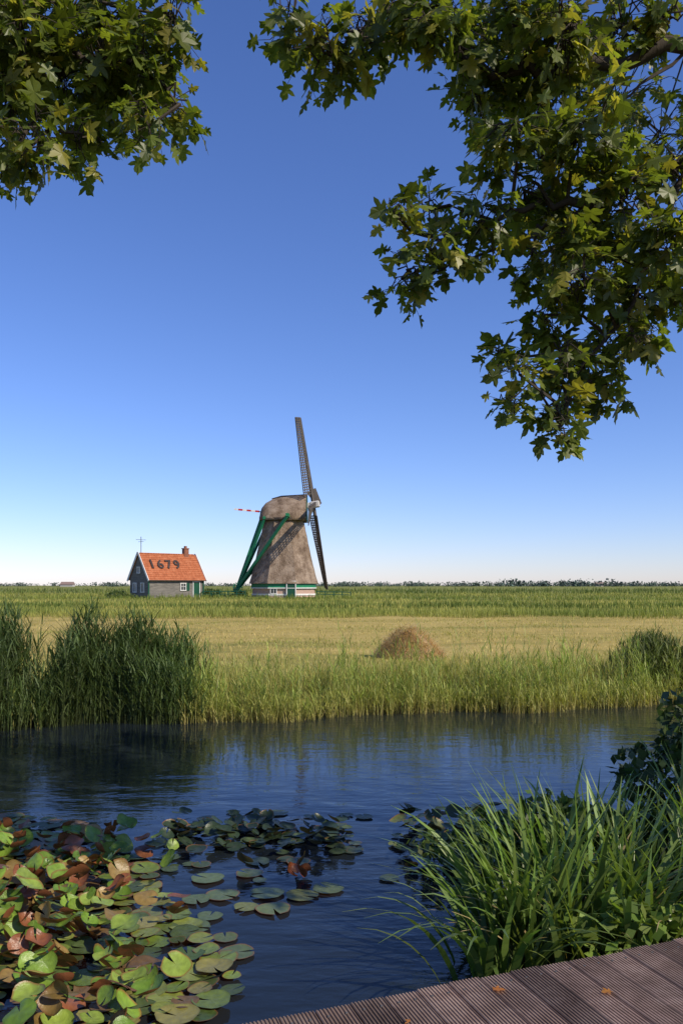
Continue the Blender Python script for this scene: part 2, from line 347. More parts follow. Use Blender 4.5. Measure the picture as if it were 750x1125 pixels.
for k in range(4):
    an=theta+k*math.pi/2
    d=(up*math.cos(an)+hz*math.sin(an)).normalized(); s=ax.cross(d).normalized()
    pit=R(20)
    off=ax*(.12 if k%2 else -.12)
    items=[]
    o=hub+off
    items+= [beamitem(o,o+d*L*.5,.34,.34),beamitem(o+d*L*.5,o+d*L,.24,.24)]
    sw=lambda t: (s*math.cos(pit*(1.6-t))-ax*math.sin(pit*(1.6-t))).normalized()
    nb=32; W=1.95
    for q in range(nb):
        t=.13+.87*q/(nb-1); dd=o+d*L*t; w_=sw(t)
        items.append(beamitem(dd-w_*.45,dd+w_*W,.08,.14))
    for lat in (-.42,.4,.92,1.45,1.93):
        for q in range(6):
            t0=.13+.87*q/6; t1=.13+.87*(q+1)/6
            items.append(beamitem(o+d*L*t0+sw(t0)*lat,o+d*L*t1+sw(t1)*lat,.12 if lat>0 else .28,.08))
    boxes('sail',items,lathm,wm)
tip=Vector((-6.7,0,.55))
br_=[beamitem((.75,-4.9,10.75),tip+Vector((.15,-.35,.4)),.3,.34),beamitem((.75,4.9,10.75),tip+Vector((.15,.35,.4)),.3,.34),
     beamitem((-2.5,-2.4,10.55),tip+Vector((.45,-.3,1.0)),.26,.3),beamitem((-2.5,2.4,10.55),tip+Vector((.45,.3,1.0)),.26,.3)]
boxes('tail_braces',br_,green,wm)
boxes('long_crossbeam',[((.75,0,10.95),(.42,10.2,.4))],green,wm); boxes('short_crossbeam',[((-2.5,0,10.75),(.36,5.2,.36))],green,wm)
boxes('tail_pole',[beamitem((-3.1,0,10.9),tip,.4,.45)],green,wm)
boxes('tail_platform',[((-6.4,0,.75),(1.6,1.6,.12)),((-6.9,-.55,1.2),(.1,.1,.9)),((-6.9,.55,1.2),(.1,.1,.9))],green,wm)
items=[]
for k in range(8):
    a_=k*math.pi/4; items.append(beamitem((-6.3,-.85,1.35),(-6.3+.75*math.cos(a_),-.85,1.35+.75*math.sin(a_)),.08,.08))
    a2=a_+math.pi/4; items.append(beamitem((-6.3+.6*math.cos(a_),-.85,1.35+.6*math.sin(a_)),(-6.3+.6*math.cos(a2),-.85,1.35+.6*math.sin(a2)),.06,.06))
boxes('winding_wheel',items,green,wm)
boxes('brake_pole',[beamitem((-2.9,-.1,11.75),(-5.0,-.1,11.95),.12,.14)],white,wm)
rs=[];wsx=[]
for k in range(6):
    a_=-3.4-k*.58; (rs if k%2==0 else wsx).append(beamitem((a_,-.1,11.80-.0+(-a_-3.4)*.095),(a_-.58,-.1,11.80+(-a_-2.82)*.095),.2,.24))
boxes('brake_pole_red_bands',rs,redp,wm); boxes('brake_pole_white_bands',wsx,white,wm)
# ---------------------------------------------------------------- house
hs=empty('wooden_house',(-23.5,107.6,.5),R(45))
Lh,Wh,eh,rh=8.6,4.5,2.7,5.85
m,n,l,b=mat('weathered_planks',(.25,.24,.22),.85,.2)
tc=n.new('ShaderNodeTexCoord'); wv=n.new('ShaderNodeTexWave'); wv.bands_direction='Z'; wv.wave_profile='SAW'; wv.inputs['Scale'].default_value=1.5; wv.inputs['Distortion'].default_value=.15
l.new(tc.outputs['Object'],wv.inputs['Vector'])
nn=noise(n,l,1.5,5,.7,tc.outputs['Object'],(1,1,6))
r1=ramp(n,[(.3,(.10,.095,.085)),(.7,(.24,.22,.195))]); l.new(nn.outputs['Fac'],r1.inputs['Fac'])
r2=ramp(n,[(0,(.3,.3,.3)),(.16,(1,1,1))]); l.new(wv.outputs['Fac'],r2.inputs['Fac'])
mm=n.new('ShaderNodeMix'); mm.data_type='RGBA'; mm.blend_type='MULTIPLY'; mm.inputs[0].default_value=1; l.new(r1.outputs['Color'],mm.inputs[6]); l.new(r2.outputs['Color'],mm.inputs[7]); l.new(mm.outputs[2],b.inputs['Base Color'])
planks=m
x0,x1,y0,y1=-Lh/2,Lh/2,-Wh/2,Wh/2
mesh_obj('walls',[(x0,y0,0),(x1,y0,0),(x1,y1,0),(x0,y1,0),(x0,y0,eh),(x1,y0,eh),(x1,y1,eh),(x0,y1,eh),(x0,0,rh-.12),(x1,0,rh-.12)],
 [(0,1,5,4),(2,3,7,6),(3,0,4,8,7),(1,2,6,9,5)],planks,parent=hs)
m,n,l,b=mat('orange_roof_tiles',(.5,.15,.06),.75,.25)
tc=n.new('ShaderNodeTexCoord'); nn=noise(n,l,2.2,5,.7,tc.outputs['Object'])
r1=ramp(n,[(.25,(.27,.085,.04)),(.5,(.43,.14,.06)),(.75,(.54,.23,.12))]); l.new(nn.outputs['Fac'],r1.inputs['Fac']); l.new(r1.outputs['Color'],b.inputs['Base Color']); tiles=m
def roofside(sign,name):
    V=[];F=[]; nxr=130; rows=14
    ov=.3
    ez=eh-ov*(rh-eh)/(Wh/2); ey=Wh/2+ov
    for j in range(rows):
        for e_ in (0,1):
            f=(j+e_)/rows; 
            for q in range(nxr+1):
                xx=x0-.15+(Lh+.3)*q/nxr
                u=.035*math.sin(q/nxr*2*math.pi*36)+ (.05 if e_==0 else 0)+.06
                V.append((xx,sign*(ey*(1-f))+sign*u*.8,ez+(rh-ez)*f+u*.6))
    for rr2 in range(rows*2-1):
        for q in range(nxr):
            a_=rr2*(nxr+1)+q; F.append((a_,a_+1,a_+nxr+2,a_+nxr+1))
    return mesh_obj(name,V,F,tiles,parent=hs)
roofside(-1,'roof_front'); roofside(1,'roof_back')
boxes('ridge_tiles',[((x0+.3+k*.4,0,rh+.08),(.38,.3,.16)) for k in range(21)],tiles,hs,.04)
bl=[]
for xx in (x0-.2,x1+.2):
    for sg in (-1,1): bl.append(beamitem((xx,sg*(Wh/2+.4),eh-.42),(xx,sg*.02,rh+.2),.08,.26))
boxes('white_bargeboards',bl,white,hs)
boxes('corner_boards',[((x1-.05,y0-.05,eh/2-.05),(.22,.08,eh-.1)),((x0+.05,y0-.05,eh/2-.05),(.2,.08,eh-.1))],dgreen,hs)
boxes('gutter',[((0,y0-.36,eh-.36),(Lh+.2,.12,.1))],dwood,hs)
def window(x,y,z,w,h,ny,fr=white):
    if ny=='y':
        boxes('window_glass',[((x,y-.03,z),(w,.05,h))],glass,hs)
        boxes('window_frame',[((x,y-.07,z+h/2),(w+.16,.1,.09)),((x,y-.07,z-h/2),(w+.16,.1,.09)),((x-w/2,y-.07,z),(.09,.1,h-.09)),((x+w/2,y-.07,z),(.09,.1,h-.09)),((x,y-.065,z),(.05,.06,h-.09)),((x,y-.065,z+.05),(w-.1,.05,.04))],fr,hs)
    else:
        boxes('gable_window_glass',[((x-.03,y,z),(.05,w,h))],glass,hs)
        boxes('gable_window_frame',[((x-.07,y,z+h/2),(.1,w+.16,.09)),((x-.07,y,z-h/2),(.1,w+.16,.09)),((x-.07,y-w/2,z),(.1,.09,h-.09)),((x-.07,y+w/2,z),(.1,.09,h-.09)),((x-.065,y,z),(.06,.05,h-.09))],fr,hs)
window(1.0,y0,1.5,.8,.95,'y'); window(x0,-.95,1.4,.75,1.2,'x'); window(x0,.95,1.4,.75,1.2,'x'); window(x0,0,3.7,.6,.8,'x')
boxes('shutter',[((1.75,y0-.06,1.5),(.5,.06,1.0))],dgreen,hs)
boxes('door',[((3.1,y0-.04,1.05),(.95,.07,2.05))],dgreen,hs)
boxes('door_frame',[((2.57,y0-.06,1.07),(.1,.12,2.15)),((3.63,y0-.06,1.07),(.1,.12,2.15)),((3.1,y0-.06,2.18),(1.16,.12,.1))],white,hs)
boxes('chimney',[((2.9,0,6.1),(.7,.6,1.2)),((2.9,0,6.75),(.84,.74,.12)),((2.9,0,6.95),(.3,.3,.3))],noisy_mat('chimney_brick',(.2,.08,.05),(.28,.12,.08),4,.9,bs=0),hs)
boxes('tv_antenna',[((x0+.3,0,6.95),(.06,.06,2.3)),((x0+.3,0,7.7),(1.5,.04,.04)),((x0+.3,0,7.45),(.05,1.3,.04)),((x0-.1,0,7.7),(.04,.7,.03)),((x0+.7,0,7.7),(.04,.5,.03))],dwood,hs)
slope=math.atan2(rh-eh,Wh/2)
cu=bpy.data.curves.new('roof_year','FONT'); cu.body='1679'; cu.size=1.9; cu.extrude=.06; cu.offset=.04; cu.align_x='CENTER'; cu.align_y='CENTER'; cu.space_character=1.35
ty=link(bpy.data.objects.new('roof_year_1679',cu)); ty.parent=hs; ty.rotation_euler=(slope,0,0)
nrm=Vector((0,-math.sin(slope),math.cos(slope)))
pc=Vector((-1.2,-Wh/2*.48,eh+(rh-eh)*.52))+nrm*.17
ty.location=pc; cu.materials.append(noisy_mat('dark_glazed_tiles',(.03,.022,.02),(.06,.04,.035),3,.5,bs=0))
fe=empty('field_fence',(0,0,0))
it=[]
def fence(xa,ya,xb,yb,n):
    for k in range(n+1):
        f=k/n; X_=xa+(xb-xa)*f; Y_=ya+(yb-ya)*f; z=float(gh(X_,Y_)); it.append(((X_,Y_,z+.42),(.12,.12,.95)))
        if k<n:
            g=(k+1)/n; X2=xa+(xb-xa)*g; Y2=ya+(yb-ya)*g; z2=float(gh(X2,Y2))
            for hh_ in (.45,.8): it.append(beamitem((X_,Y_,z+hh_),(X2,Y2,z2+hh_),.05,.09))
fence(-3.2,104.5,1.2,104.8,4); fence(-18.2,104.6,-12.6,104.4,5)
boxes('rails_and_posts',it,dgreen,fe)
def shrub(name,c,rad,n,s,col,material):
    p=rng.normal(size=(n,3)); p/=np.linalg.norm(p,axis=1)[:,None]; p*= (U(.35,1,(n,1))**.6)*(1+.22*np.sin(p[:,0:1]*5+p[:,2:3]*4))
    p=p*np.array(rad)+np.array(c); p[:,2]=np.maximum(p[:,2],gh(p[:,0],p[:,1])+.02)
    V,F,C=leafquads(p,U(.6,1.3,n)*s,jit(col,n,.35)); return mesh_obj(name,V,F,material,C)
vm_shrub=veg_mat('shrub_leaf',.25,.5,.3,.35)
shrub('shrub',(-17.3,107,1.0),(1.6,1.0,.8),700,.12,(.07,.11,.03),vm_shrub)
shrub('shrub',(-13.6,107,.9),(1.2,1.0,.6),500,.12,(.08,.12,.03),vm_shrub)
shrub('shrub',(-27.8,102.6,.8),(1.4,1.0,.5),500,.1,(.10,.13,.035),vm_shrub)
shrub('shrub',(-29.8,106,.9),(1.4,1.0,.7),500,.12,(.07,.11,.03),vm_shrub)
# ---------------------------------------------------------------- deck
dk=empty('wooden_deck')
A=Vector((-.39,3.09,0)); B=Vector((1.65,3.84,0)); e=(B-A).normalized(); nrm2=Vector((e.y,-e.x,0))
m,n,l,b=mat('ribbed_decking',(.2,.15,.13),.8,.2)
tc=n.new('ShaderNodeTexCoord'); g=n.new('ShaderNodeNewGeometry')
nn=noise(n,l,7,6,.7,tc.outputs['Object']); n3=noise(n,l,1.3,3,.6,tc.outputs['Object'])
r1=ramp(n,[(.25,(.15,.098,.072)),(.5,(.26,.18,.14)),(.75,(.40,.30,.24))]); l.new(nn.outputs['Fac'],r1.inputs['Fac'])
mr=n.new('ShaderNodeMapRange'); mr.inputs['To Min'].default_value=.68; mr.inputs['To Max'].default_value=1.25; l.new(g.outputs['Random Per Island'],mr.inputs['Value'])
mm=n.new('ShaderNodeMix'); mm.data_type='RGBA'; mm.blend_type='MULTIPLY'; mm.inputs[0].default_value=1; l.new(r1.outputs['Color'],mm.inputs[6]); l.new(mr.outputs['Result'],mm.inputs[7])
m4=n.new('ShaderNodeMix'); m4.data_type='RGBA'; m4.blend_type='MULTIPLY'; m4.inputs[0].default_value=.8; r4=ramp(n,[(.3,(.55,.55,.55)),(.7,(1.15,1.1,1.05))]); l.new(n3.outputs['Fac'],r4.inputs['Fac'])
l.new(mm.outputs[2],m4.inputs[6]); l.new(r4.outputs['Color'],m4.inputs[7]); l.new(m4.outputs[2],b.inputs['Base Color']); bump(n,l,b,nn.outputs['Fac'],.3,.005)
V=[];F=[]; bw=.145; gap=.006; ribs=9; zd=.5
for k in range(-22,46):
    s0=k*(bw+gap); pr=[(s0,-.028),(s0,0-.004),(s0+.004,0)]
    pw=(bw-.008)/ribs
    for q in range(ribs):
        q0=s0+.004+q*pw
        pr+=[(q0+pw*.30,0),(q0+pw*.42,-.005),(q0+pw*.78,-.005),(q0+pw*.9,0)]
    pr+=[(s0+bw-.004,0),(s0+bw,-.004),(s0+bw,-.028)]
    o=len(V); j0=random.uniform(-.010,.010); zj=random.uniform(-.002,.002)
    for dist in (j0,4.6):
        for (s_,z_) in pr:
            p=A+e*s_+nrm2*dist; V.append((p.x,p.y,zd+z_+zj))
    P_=len(pr)
    for q in range(P_-1): F.append((o+q,o+P_+q,o+P_+q+1,o+q+1))
    F.append(tuple(o+q for q in range(P_))); F.append((o+P_-1,o+2*P_-1,o+P_,o))
mesh_obj('ribbed_boards',V,F,m,parent=dk)
it=[]
for k in range(-22,46):
    for dist in (.07,1.3,2.6):
        for s_ in (.035,.11):
            p=A+e*(k*(bw+gap)+s_)+nrm2*dist; it.append(((p.x,p.y,zd-.0005),(.008,.008,.006)))
boxes('screws',it,mat('screw_metal',(.12,.11,.1),.5,.5)[0],dk)
it=[]
for dist in (.06,1.3,2.6,3.9): it.append(beamitem(A+e*-3.2+nrm2*dist+Vector((0,0,.39)),A+e*6.8+nrm2*dist+Vector((0,0,.39)),.07,.16))
for s_ in np.arange(-3,6.9,1.4):
    for dist in (.14,2.7): p=A+e*float(s_)+nrm2*dist; it.append(((p.x,p.y,-.1),(.1,.1,.8)))
boxes('joists_and_posts',it,noisy_mat('joist_wood',(.07,.05,.04),(.13,.1,.08),4,.85),dk)
# ---------------------------------------------------------------- water lilies
def pads(name,lst,material,seg=22):
    V=[];F=[];C=[]
    for (cx,cy,cz,r,ti,ta,cup,rot,col,wav) in lst:
        o=len(V); M=Matrix.Rotation(ta,3,'Z')@Matrix.Rotation(ti,3,'X')@Matrix.Rotation(-ta,3,'Z')
        V.append((cx,cy,cz)); C.append([c_*.9+.02 for c_ in col])
        ph=random.uniform(0,6.28); ed=random.random(); edge=(.20,.09,.03) if ed<.35 else [c_*.75 for c_ in col]
        for (f,cm) in ((.5,1.0),(.86,1.0),(1.0,0)):
            for k in range(seg):
                a_=rot+.14+(2*math.pi-.28)*k/(seg-1)
                rr=r*f*(1+.05*math.sin(a_*3+ph)+.02*math.sin(a_*7+ph))
                p=Vector((rr*math.cos(a_),rr*.94*math.sin(a_),cup*r*f**3+wav*r*f*f*math.sin(a_*3+ph)))
                p=M@p; V.append((cx+p.x,cy+p.y,cz+p.z))
                mot=1+.15*math.sin(a_*5+ph*3+f*9)
                C.append([c_*mot for c_ in col] if cm else list(edge))
        for k in range(seg-1):
            F.append((o,o+1+k,o+2+k))
            for g_ in (0,1):
                q=o+1+g_*seg; F.append((q+k,q+seg+k,q+seg+k+1,q+k+1))
    return mesh_obj(name,V,F,material,np.array(C),smooth=True)
def padmat(name,back):
    pm=veg_mat(name,.15,.36,.45,.25,back=back)
    nt=pm.node_tree; b=nt.nodes['Principled BSDF']; t=noise(nt.nodes,nt.links,16,5,.65); bump(nt.nodes,nt.links,b,t.outputs['Fac'],.6,.014)
    return pm
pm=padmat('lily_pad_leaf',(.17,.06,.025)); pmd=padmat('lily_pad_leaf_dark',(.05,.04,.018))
def xmax(d): return float(np.interp(d,[3.4,4.0,4.35,4.9,5.6,6.3,7.1,7.6],[-.9,-.72,-.5,-.86,-1.25,-1.55,-2.2,-2.9]))
lst=[];pts=[]
cols=[(.13,.19,.03),(.16,.22,.045),(.21,.25,.05),(.08,.13,.03),(.24,.22,.06),(.18,.11,.045),(.07,.10,.03)]
tries=0
while tries<16000:
    tries+=1
    d=random.uniform(3.3,7.5); xm=xmax(d); x_=xm-random.random()**1.3*(4.8+xm)
    if any((x_-q[0])**2+(d-q[1])**2<(.115)**2 for q in pts): continue
    if x_>xm-.3 and random.random()<.65: continue
    pts.append((x_,d))
    lst.append((x_,d,.010+random.random()*.03,random.uniform(.05,.118),random.uniform(0,.12),random.uniform(0,6.28),random.uniform(0,.10),random.uniform(0,6.28),random.choice(cols),random.uniform(0,.06)))
for (d,x_) in [(5.35,-1.10),(5.27,-.87),(5.42,-.65),(5.39,-.46),(5.55,-1.01),(5.63,-.84),(5.66,-.53),(5.8,-1.42),(5.62,-.28),(5.1,-.95),(4.75,-.62),(4.95,-.72),(5.75,-.1),(5.95,-1.0),(6.05,-.7),(5.3,-1.3),(5.5,-1.25)]:
    lst.append((x_,d,.014,random.uniform(.075,.125),.02,random.uniform(0,6.28),.02,random.uniform(0,6.28),random.choice([(.14,.18,.06),(.11,.15,.06),(.17,.19,.06)]),.02))
for k in range(560):
    d=random.uniform(3.7,6.7); x_=-.27*d-random.random()**1.1*2.4
    if random.random()<.15: x_+=.4
    red_=random.random()
    col=(.24,.085,.035) if red_<.2 else ((.26,.17,.05) if red_<.34 else random.choice([(.12,.21,.025),(.17,.27,.035),(.22,.30,.05)]))
    lst.append((x_,d,random.uniform(.04,.23),random.uniform(.05,.092),random.uniform(.15,1.1),random.uniform(0,6.28),random.uniform(-.15,.45),random.uniform(0,6.28),col,random.uniform(.04,.18)))
pads('water_lilies',lst,pm)
lst=[]
for k in range(140):
    x_=random.uniform(-1.55,.08); d=6.85+random.gauss(0,.25)-.1*x_
    ra=random.random()<.7
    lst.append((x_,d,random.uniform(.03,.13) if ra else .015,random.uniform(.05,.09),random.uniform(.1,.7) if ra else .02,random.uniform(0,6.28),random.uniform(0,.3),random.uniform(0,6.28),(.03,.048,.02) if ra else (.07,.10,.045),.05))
for (x_,d,c_) in [(-.3,6.1,(.04,.06,.02)),(-.75,6.1,(.04,.07,.02))]:
    lst.append((x_,d,.09,.07,1.0,random.uniform(0,6.28),.3,0,c_,.1))
for k in range(34):
    lst.append((random.uniform(-1.5,.4),random.uniform(5.9,7.7),.013,random.uniform(.05,.1),.02,0,.02,random.uniform(0,6.28),(.07,.10,.05),.01))
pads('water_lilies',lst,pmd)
lst=[(-.32,5.95,.07,.07,1.15,2.0,.4,0,(.42,.10,.03),.2),(-.37,5.9,.09,.06,1.0,1.0,.4,0,(.3,.08,.025),.2),(-.28,6.0,.05,.06,.8,3.0,.4,0,(.3,.14,.04),.2)]
pads('water_lilies',lst,pm)
lst=[]
for k in range(130):
    x_=random.uniform(.45,1.9); d=6.9+random.gauss(0,.3)+.12*(x_-.5)
    ra=random.random()<.75
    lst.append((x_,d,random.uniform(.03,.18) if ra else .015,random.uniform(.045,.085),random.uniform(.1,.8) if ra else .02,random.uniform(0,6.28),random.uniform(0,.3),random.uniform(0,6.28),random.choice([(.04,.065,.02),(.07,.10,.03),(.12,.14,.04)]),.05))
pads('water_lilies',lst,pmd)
# ---------------------------------------------------------------- iris clump on the near bank
vm_iris=veg_mat('iris_blade',.30,.38,.45,.3)
out=[]
def iris(cx,cy,n,sx,sy,L0,L1,c0=(.06,.10,.028),c1=(.16,.23,.05),w=(.026,.05),bend=(.15,1.4)):  # darker base colour c0 paints in the shadow inside the clump
    x=rng.normal(cx,sx,n); y=rng.normal(cy,sy,n)
    dl=3.09+(x+.39)*.368+.16; y=np.maximum(y,dl)
    az=np.arctan2(y-cy,x-cx)+rng.normal(0,.7,n)
    P=np.stack([x,y,np.maximum(gh(x,y),-.05)-.02],1)
    out.append(blades(P,U(L0,L1,n),U(*w,n),az,U(.02,.35,n),U(*bend,n),jit(c0,n),jit(c1,n,.3),7,.8))
iris(1.10,4.75,85,.12,.18,.7,1.15)
iris(1.50,4.85,105,.18,.2,.8,1.2)
iris(1.95,4.95,95,.2,.2,.8,1.15)
iris(2.45,5.1,80,.22,.25,.75,1.1)
iris(3.1,5.2,80,.3,.3,.7,1.1)
iris(1.5,5.4,50,.3,.15,.8,1.25)
iris(.90,4.45,60,.12,.15,.55,1.0,bend=(.7,1.9))
iris(1.0,4.9,30,.1,.15,.8,1.1,bend=(1.0,1.9))
iris(1.6,4.4,45,.35,.08,.4,.75,c0=(.10,.13,.04),c1=(.2,.26,.06))
iris(1.6,4.8,80,.4,.2,.5,.95,c0=(.28,.2,.09),c1=(.40,.32,.15),w=(.012,.026),bend=(.8,2.3))
V,F,C=merge(out); mesh_obj('iris_plants',V,F,vm_iris,C)
n=9; x=np.array([1.55,1.6,1.62,1.7,1.5,1.75,2.3,2.5,1.3]); y=U(5.1,5.5,n)
P=np.stack([x,y,gh(x,y)],1)
V,F,C=blades(P,np.array([1.36,1.24,1.1,1.05,1.0,1.1,1.15,1.1,1.0]),np.full(n,.032),np.array([3.0,3.3,2.6,.4,3.4,.2,1,2,3]),np.full(n,.05),U(.1,.5,n),jit((.09,.13,.04),n),jit((.12,.18,.045),n),8)
mesh_obj('iris_stems',V,F,vm_iris,C)
shrub('bank_shrub',(3.05,6.4,.68),(.72,.6,.62),2600,.045,(.045,.07,.022),vm_shrub)
shrub('bank_shrub',(4.1,6.2,.8),(.8,.7,.8),1800,.05,(.05,.08,.025),vm_shrub)
shrub('bank_herbs',(1.75,5.75,.3),(.8,.4,.38),1800,.04,(.06,.095,.022),vm_shrub)
shrub('bank_herbs',(1.35,6.2,.15),(.7,.45,.25),1200,.04,(.06,.09,.022),vm_shrub)
shrub('bank_herbs',(1.62,4.35,.3),(.35,.2,.2),320,.04,(.14,.2,.04),vm_shrub)
n=5000; x=U(.9,8,n); y=U(3.9,8.4,n); k=(gh(x,y)>-.05)&(y>3.09+(x+.39)*.368+.1); x=x[k];y=y[k];n=len(x)
P=np.stack([x,y,gh(x,y)],1); c=jit((.08,.12,.03),n,.4)
V,F,C=blades(P,U(.1,.35,n),U(.006,.012,n),U(0,6.28,n),U(0,.4,n),U(.2,1.2,n),c*.7,c*1.2,3); mesh_obj('bank_grass',V,F,vm_grass,C)
# ---------------------------------------------------------------- light direction
el=R(38); saz=math.atan2(.8,-.6)
S=Vector((math.sin(saz)*math.cos(el),math.cos(saz)*math.cos(el),math.sin(el)))
# ---------------------------------------------------------------- maple trees
OUT=[(0,0),(.14,-.08),(.36,-.06),(.30,.06),(.20,.17),(.42,.22),(.62,.40),(.44,.46),(.20,.42),(.27,.62),(.22,.76),(.09,.82),(0,1.0)]
OUT=OUT+[(-a_,b_) for a_,b_ in OUT[-2:0:-1]]
OUT=np.array(OUT); OUT[:,0]*=1.02
nO=len(OUT)
def leaves(pos,dirs,size,cols):
    N=len(pos); d=dirs/np.linalg.norm(dirs,axis=1)[:,None]
    upv=np.tile(np.array([[0,0,1.0]]),(N,1))+rng.normal(0,.55,(N,3))
    s=np.cross(d,upv); s/=np.linalg.norm(s,axis=1)[:,None]; nn=np.cross(s,d)
    loc=np.concatenate([OUT,[[0,.38]]]); k=len(loc)
    cr=U(-.5,.1,N)
    fold=-np.abs(loc[:,0])[None,:]*U(-.1,.45,N)[:,None]+ cr[:,None]*(loc[:,1]**2)[None,:]*.5+rng.normal(0,.02,(N,k))
    wj=U(.85,1.15,N)[:,None]
    V=pos[:,None,:]+size[:,None,None]*(loc[None,:,0:1]*wj[:,:,None]*s[:,None,:]+loc[None,:,1:2]*d[:,None,:]+fold[:,:,None]*nn[:,None,:])
    j=np.arange(nO); tri=np.stack([np.full(nO,nO),j,(j+1)%nO],1)
    F=(np.arange(N)*k)[:,None,None]+tri[None]
    C=np.repeat(cols,k,axis=0)
    return V.reshape(-1,3),F.reshape(-1,3),C
def tube(paths,sides=6):
    V=[];F=[]
    for pts,rad in paths:
        o=len(V); pts=[Vector(p) for p in pts]
        for i_,p in enumerate(pts):
            t_=(pts[min(i_+1,len(pts)-1)]-pts[max(i_-1,0)]).normalized()
            a_=t_.orthogonal().normalized(); b_=t_.cross(a_)
            for k in range(sides):
                an=2*math.pi*k/sides; V.append(tuple(p+(a_*math.cos(an)+b_*math.sin(an))*rad[i_]))
        for i_ in range(len(pts)-1):
            for k in range(sides): F.append((o+i_*sides+k,o+i_*sides+(k+1)%sides,o+(i_+1)*sides+(k+1)%sides,o+(i_+1)*sides+k))
    return V,F
bark=noisy_mat('maple_bark',(.025,.018,.014),(.07,.055,.042),9,.9,sc=(1,1,.35),bs=.6,bd=.02)
vm_maple=veg_mat('maple_leaf',.46,.42,.4,.35)
def refine(pts,n=5,j=.03):
    out_=[Vector(pts[0])]
    for a_,b_ in zip(pts[:-1],pts[1:]):
        a_=Vector(a_);b_=Vector(b_)
        for k in range(1,n+1):
            p=a_.lerp(b_,k/n)
            if k<n: p+=Vector((random.gauss(0,j),random.gauss(0,j),random.gauss(0,j)))
            out_.append(p)
    return out_
def maple(name,trunk,limbs,clumps,leafsize=.098):
    root=empty(name)
    paths=[];sk=[]
    for pts,r0,r1 in [trunk]+limbs:
        q=refine(pts,5,.03*min(1,r0*12)); L_=len(q)-1
        rad=[r0+(r1-r0)*((i_/L_)**(.55 if (pts,r0,r1)!=trunk else 1)) for i_ in range(len(q))]
        paths.append((q,rad)); 
        if (pts,r0,r1)!=trunk: sk+=q
    skn=np.array([tuple(p) for p in sk])
    LP=[];LD=[];LS=[];LC=[]
    for (cx,cy,cz,r,n,bright) in clumps:
        c_=np.array([cx,cy,cz])
        for tw in range(n):
            v=rng.normal(size=3); v/=np.linalg.norm(v); tgt=c_+v*np.array([1,1.5,1])*r*(U(.1,1.25)**.5)
            dd=np.linalg.norm(skn-c_,axis=1)+rng.normal(0,.05,len(skn)); at=skn[int(np.argmin(dd))]
            if tw==0:
                mid=(at+c_)/2+rng.normal(0,.04,3)+[0,0,.05]; paths.append(([at,tuple(mid),tuple(c_)],[.012,.009,.006]))
            st_=c_+rng.normal(0,.03,3)
            mid=(st_+tgt)/2+np.array([0,0,.04])
            paths.append(([tuple(st_),tuple(mid),tuple(tgt)],[.0045,.0035,.002]))
            dv=tgt-st_; ln=np.linalg.norm(dv)+1e-6; dv/=ln
            nl=int(U(4,7))
            for q in range(nl):
                f=1-.62*q/nl; p=st_+(tgt-st_)*f+np.array([0,0,.04])*(1-f)
                sd=np.cross(dv,[0,0,1]); sd=sd/(np.linalg.norm(sd)+1e-6)*(1 if q%2 else -1)
                pd=dv*U(.2,.9)+sd*U(.2,1.0)+np.array([0,0,U(-.7,.15)])+rng.normal(0,.25,3); pd/=np.linalg.norm(pd)
                pl=U(.03,.09); pe=p+pd*pl
                paths.append(([tuple(p),tuple(pe)],[.0016,.0012]))
                ld=pd+np.array([0,0,U(-.6,-.05)])+rng.normal(0,.2,3)
                LP.append(pe);LD.append(ld);LS.append(leafsize*U(.45,1.15))
                y_=random.random()
                col=(.085,.11,.02) if y_<.5 else ((.13,.155,.025) if y_<.84 else (.23,.21,.04))
                LC.append([k_*bright for k_ in col])
    big=[p for p in paths if p[1][0]>.02]; small=[p for p in paths if p[1][0]<=.02]
    V,F=tube(big,10); mesh_obj('trunk_and_limbs',V,F,bark,parent=root,smooth=True)
    V,F=tube(small,4); mesh_obj('twigs',V,F,bark,parent=root)
    V,F,C=leaves(np.array(LP),np.array(LD),np.array(LS),np.array(LC)); mesh_obj('leaves',V,F,vm_maple,C,parent=root)
    print(name,len(LP))
def J(lst,bright=1.0,dens=1.0,sp=.25,yc=4.0):
    o_=[]
    for (x_,z_,r_) in lst:
        yy=yc+random.uniform(-sp,sp); k=yy/4.0
        o_.append((x_*k,yy,2.2+(z_-2.2)*k,r_*1.03,max(5,int(r_*r_*640*dens)),bright))
    return o_
def sun_blocks(c,targets):
    for (tx,tz,tr_) in targets:
        t=(4.0-c[1])/(-S.y)
        if t<0: continue
        x_=c[0]-S.x*t; z_=c[2]-S.z*t
        if (x_-tx)**2+(z_-tz)**2<tr_**2: return True
    return False
rc=[(-.25,5.02,.15),(-.08,4.87,.15),(.08,4.93,.15),(.25,5.08,.14),(.42,5.05,.17),(.57,4.91,.17),(.75,4.75,.2),(.85,5.03,.22),(1.03,4.66,.22),(1.12,5.0,.25),(1.21,4.45,.2),(.86,4.47,.15),(1.42,5.02,.22),(1.66,5.05,.13),(1.0,4.35,.12),(.68,4.58,.08),(.82,4.3,.1),
 (.27,4.06,.08),(.33,3.74,.14),(.5,3.90,.12),(.70,4.03,.16),(.92,4.12,.17),(.95,3.84,.13),(1.17,4.02,.2),(1.42,4.13,.2),(1.66,3.95,.2),(1.68,4.3,.15),(1.21,3.70,.17),(1.02,3.56,.12),(1.49,3.65,.18),(1.70,3.7,.15),(.42,4.08,.09),(1.35,3.85,.15),(1.1,3.85,.13),
 (1.32,3.42,.13),(1.09,3.36,.15),(.89,3.26,.10),(1.24,3.20,.12),(1.08,3.10,.11),(1.10,2.94,.06),(1.38,3.2,.08),(.80,3.33,.06),(1.48,3.42,.11),(.84,3.12,.05)]
cl=J(rc)
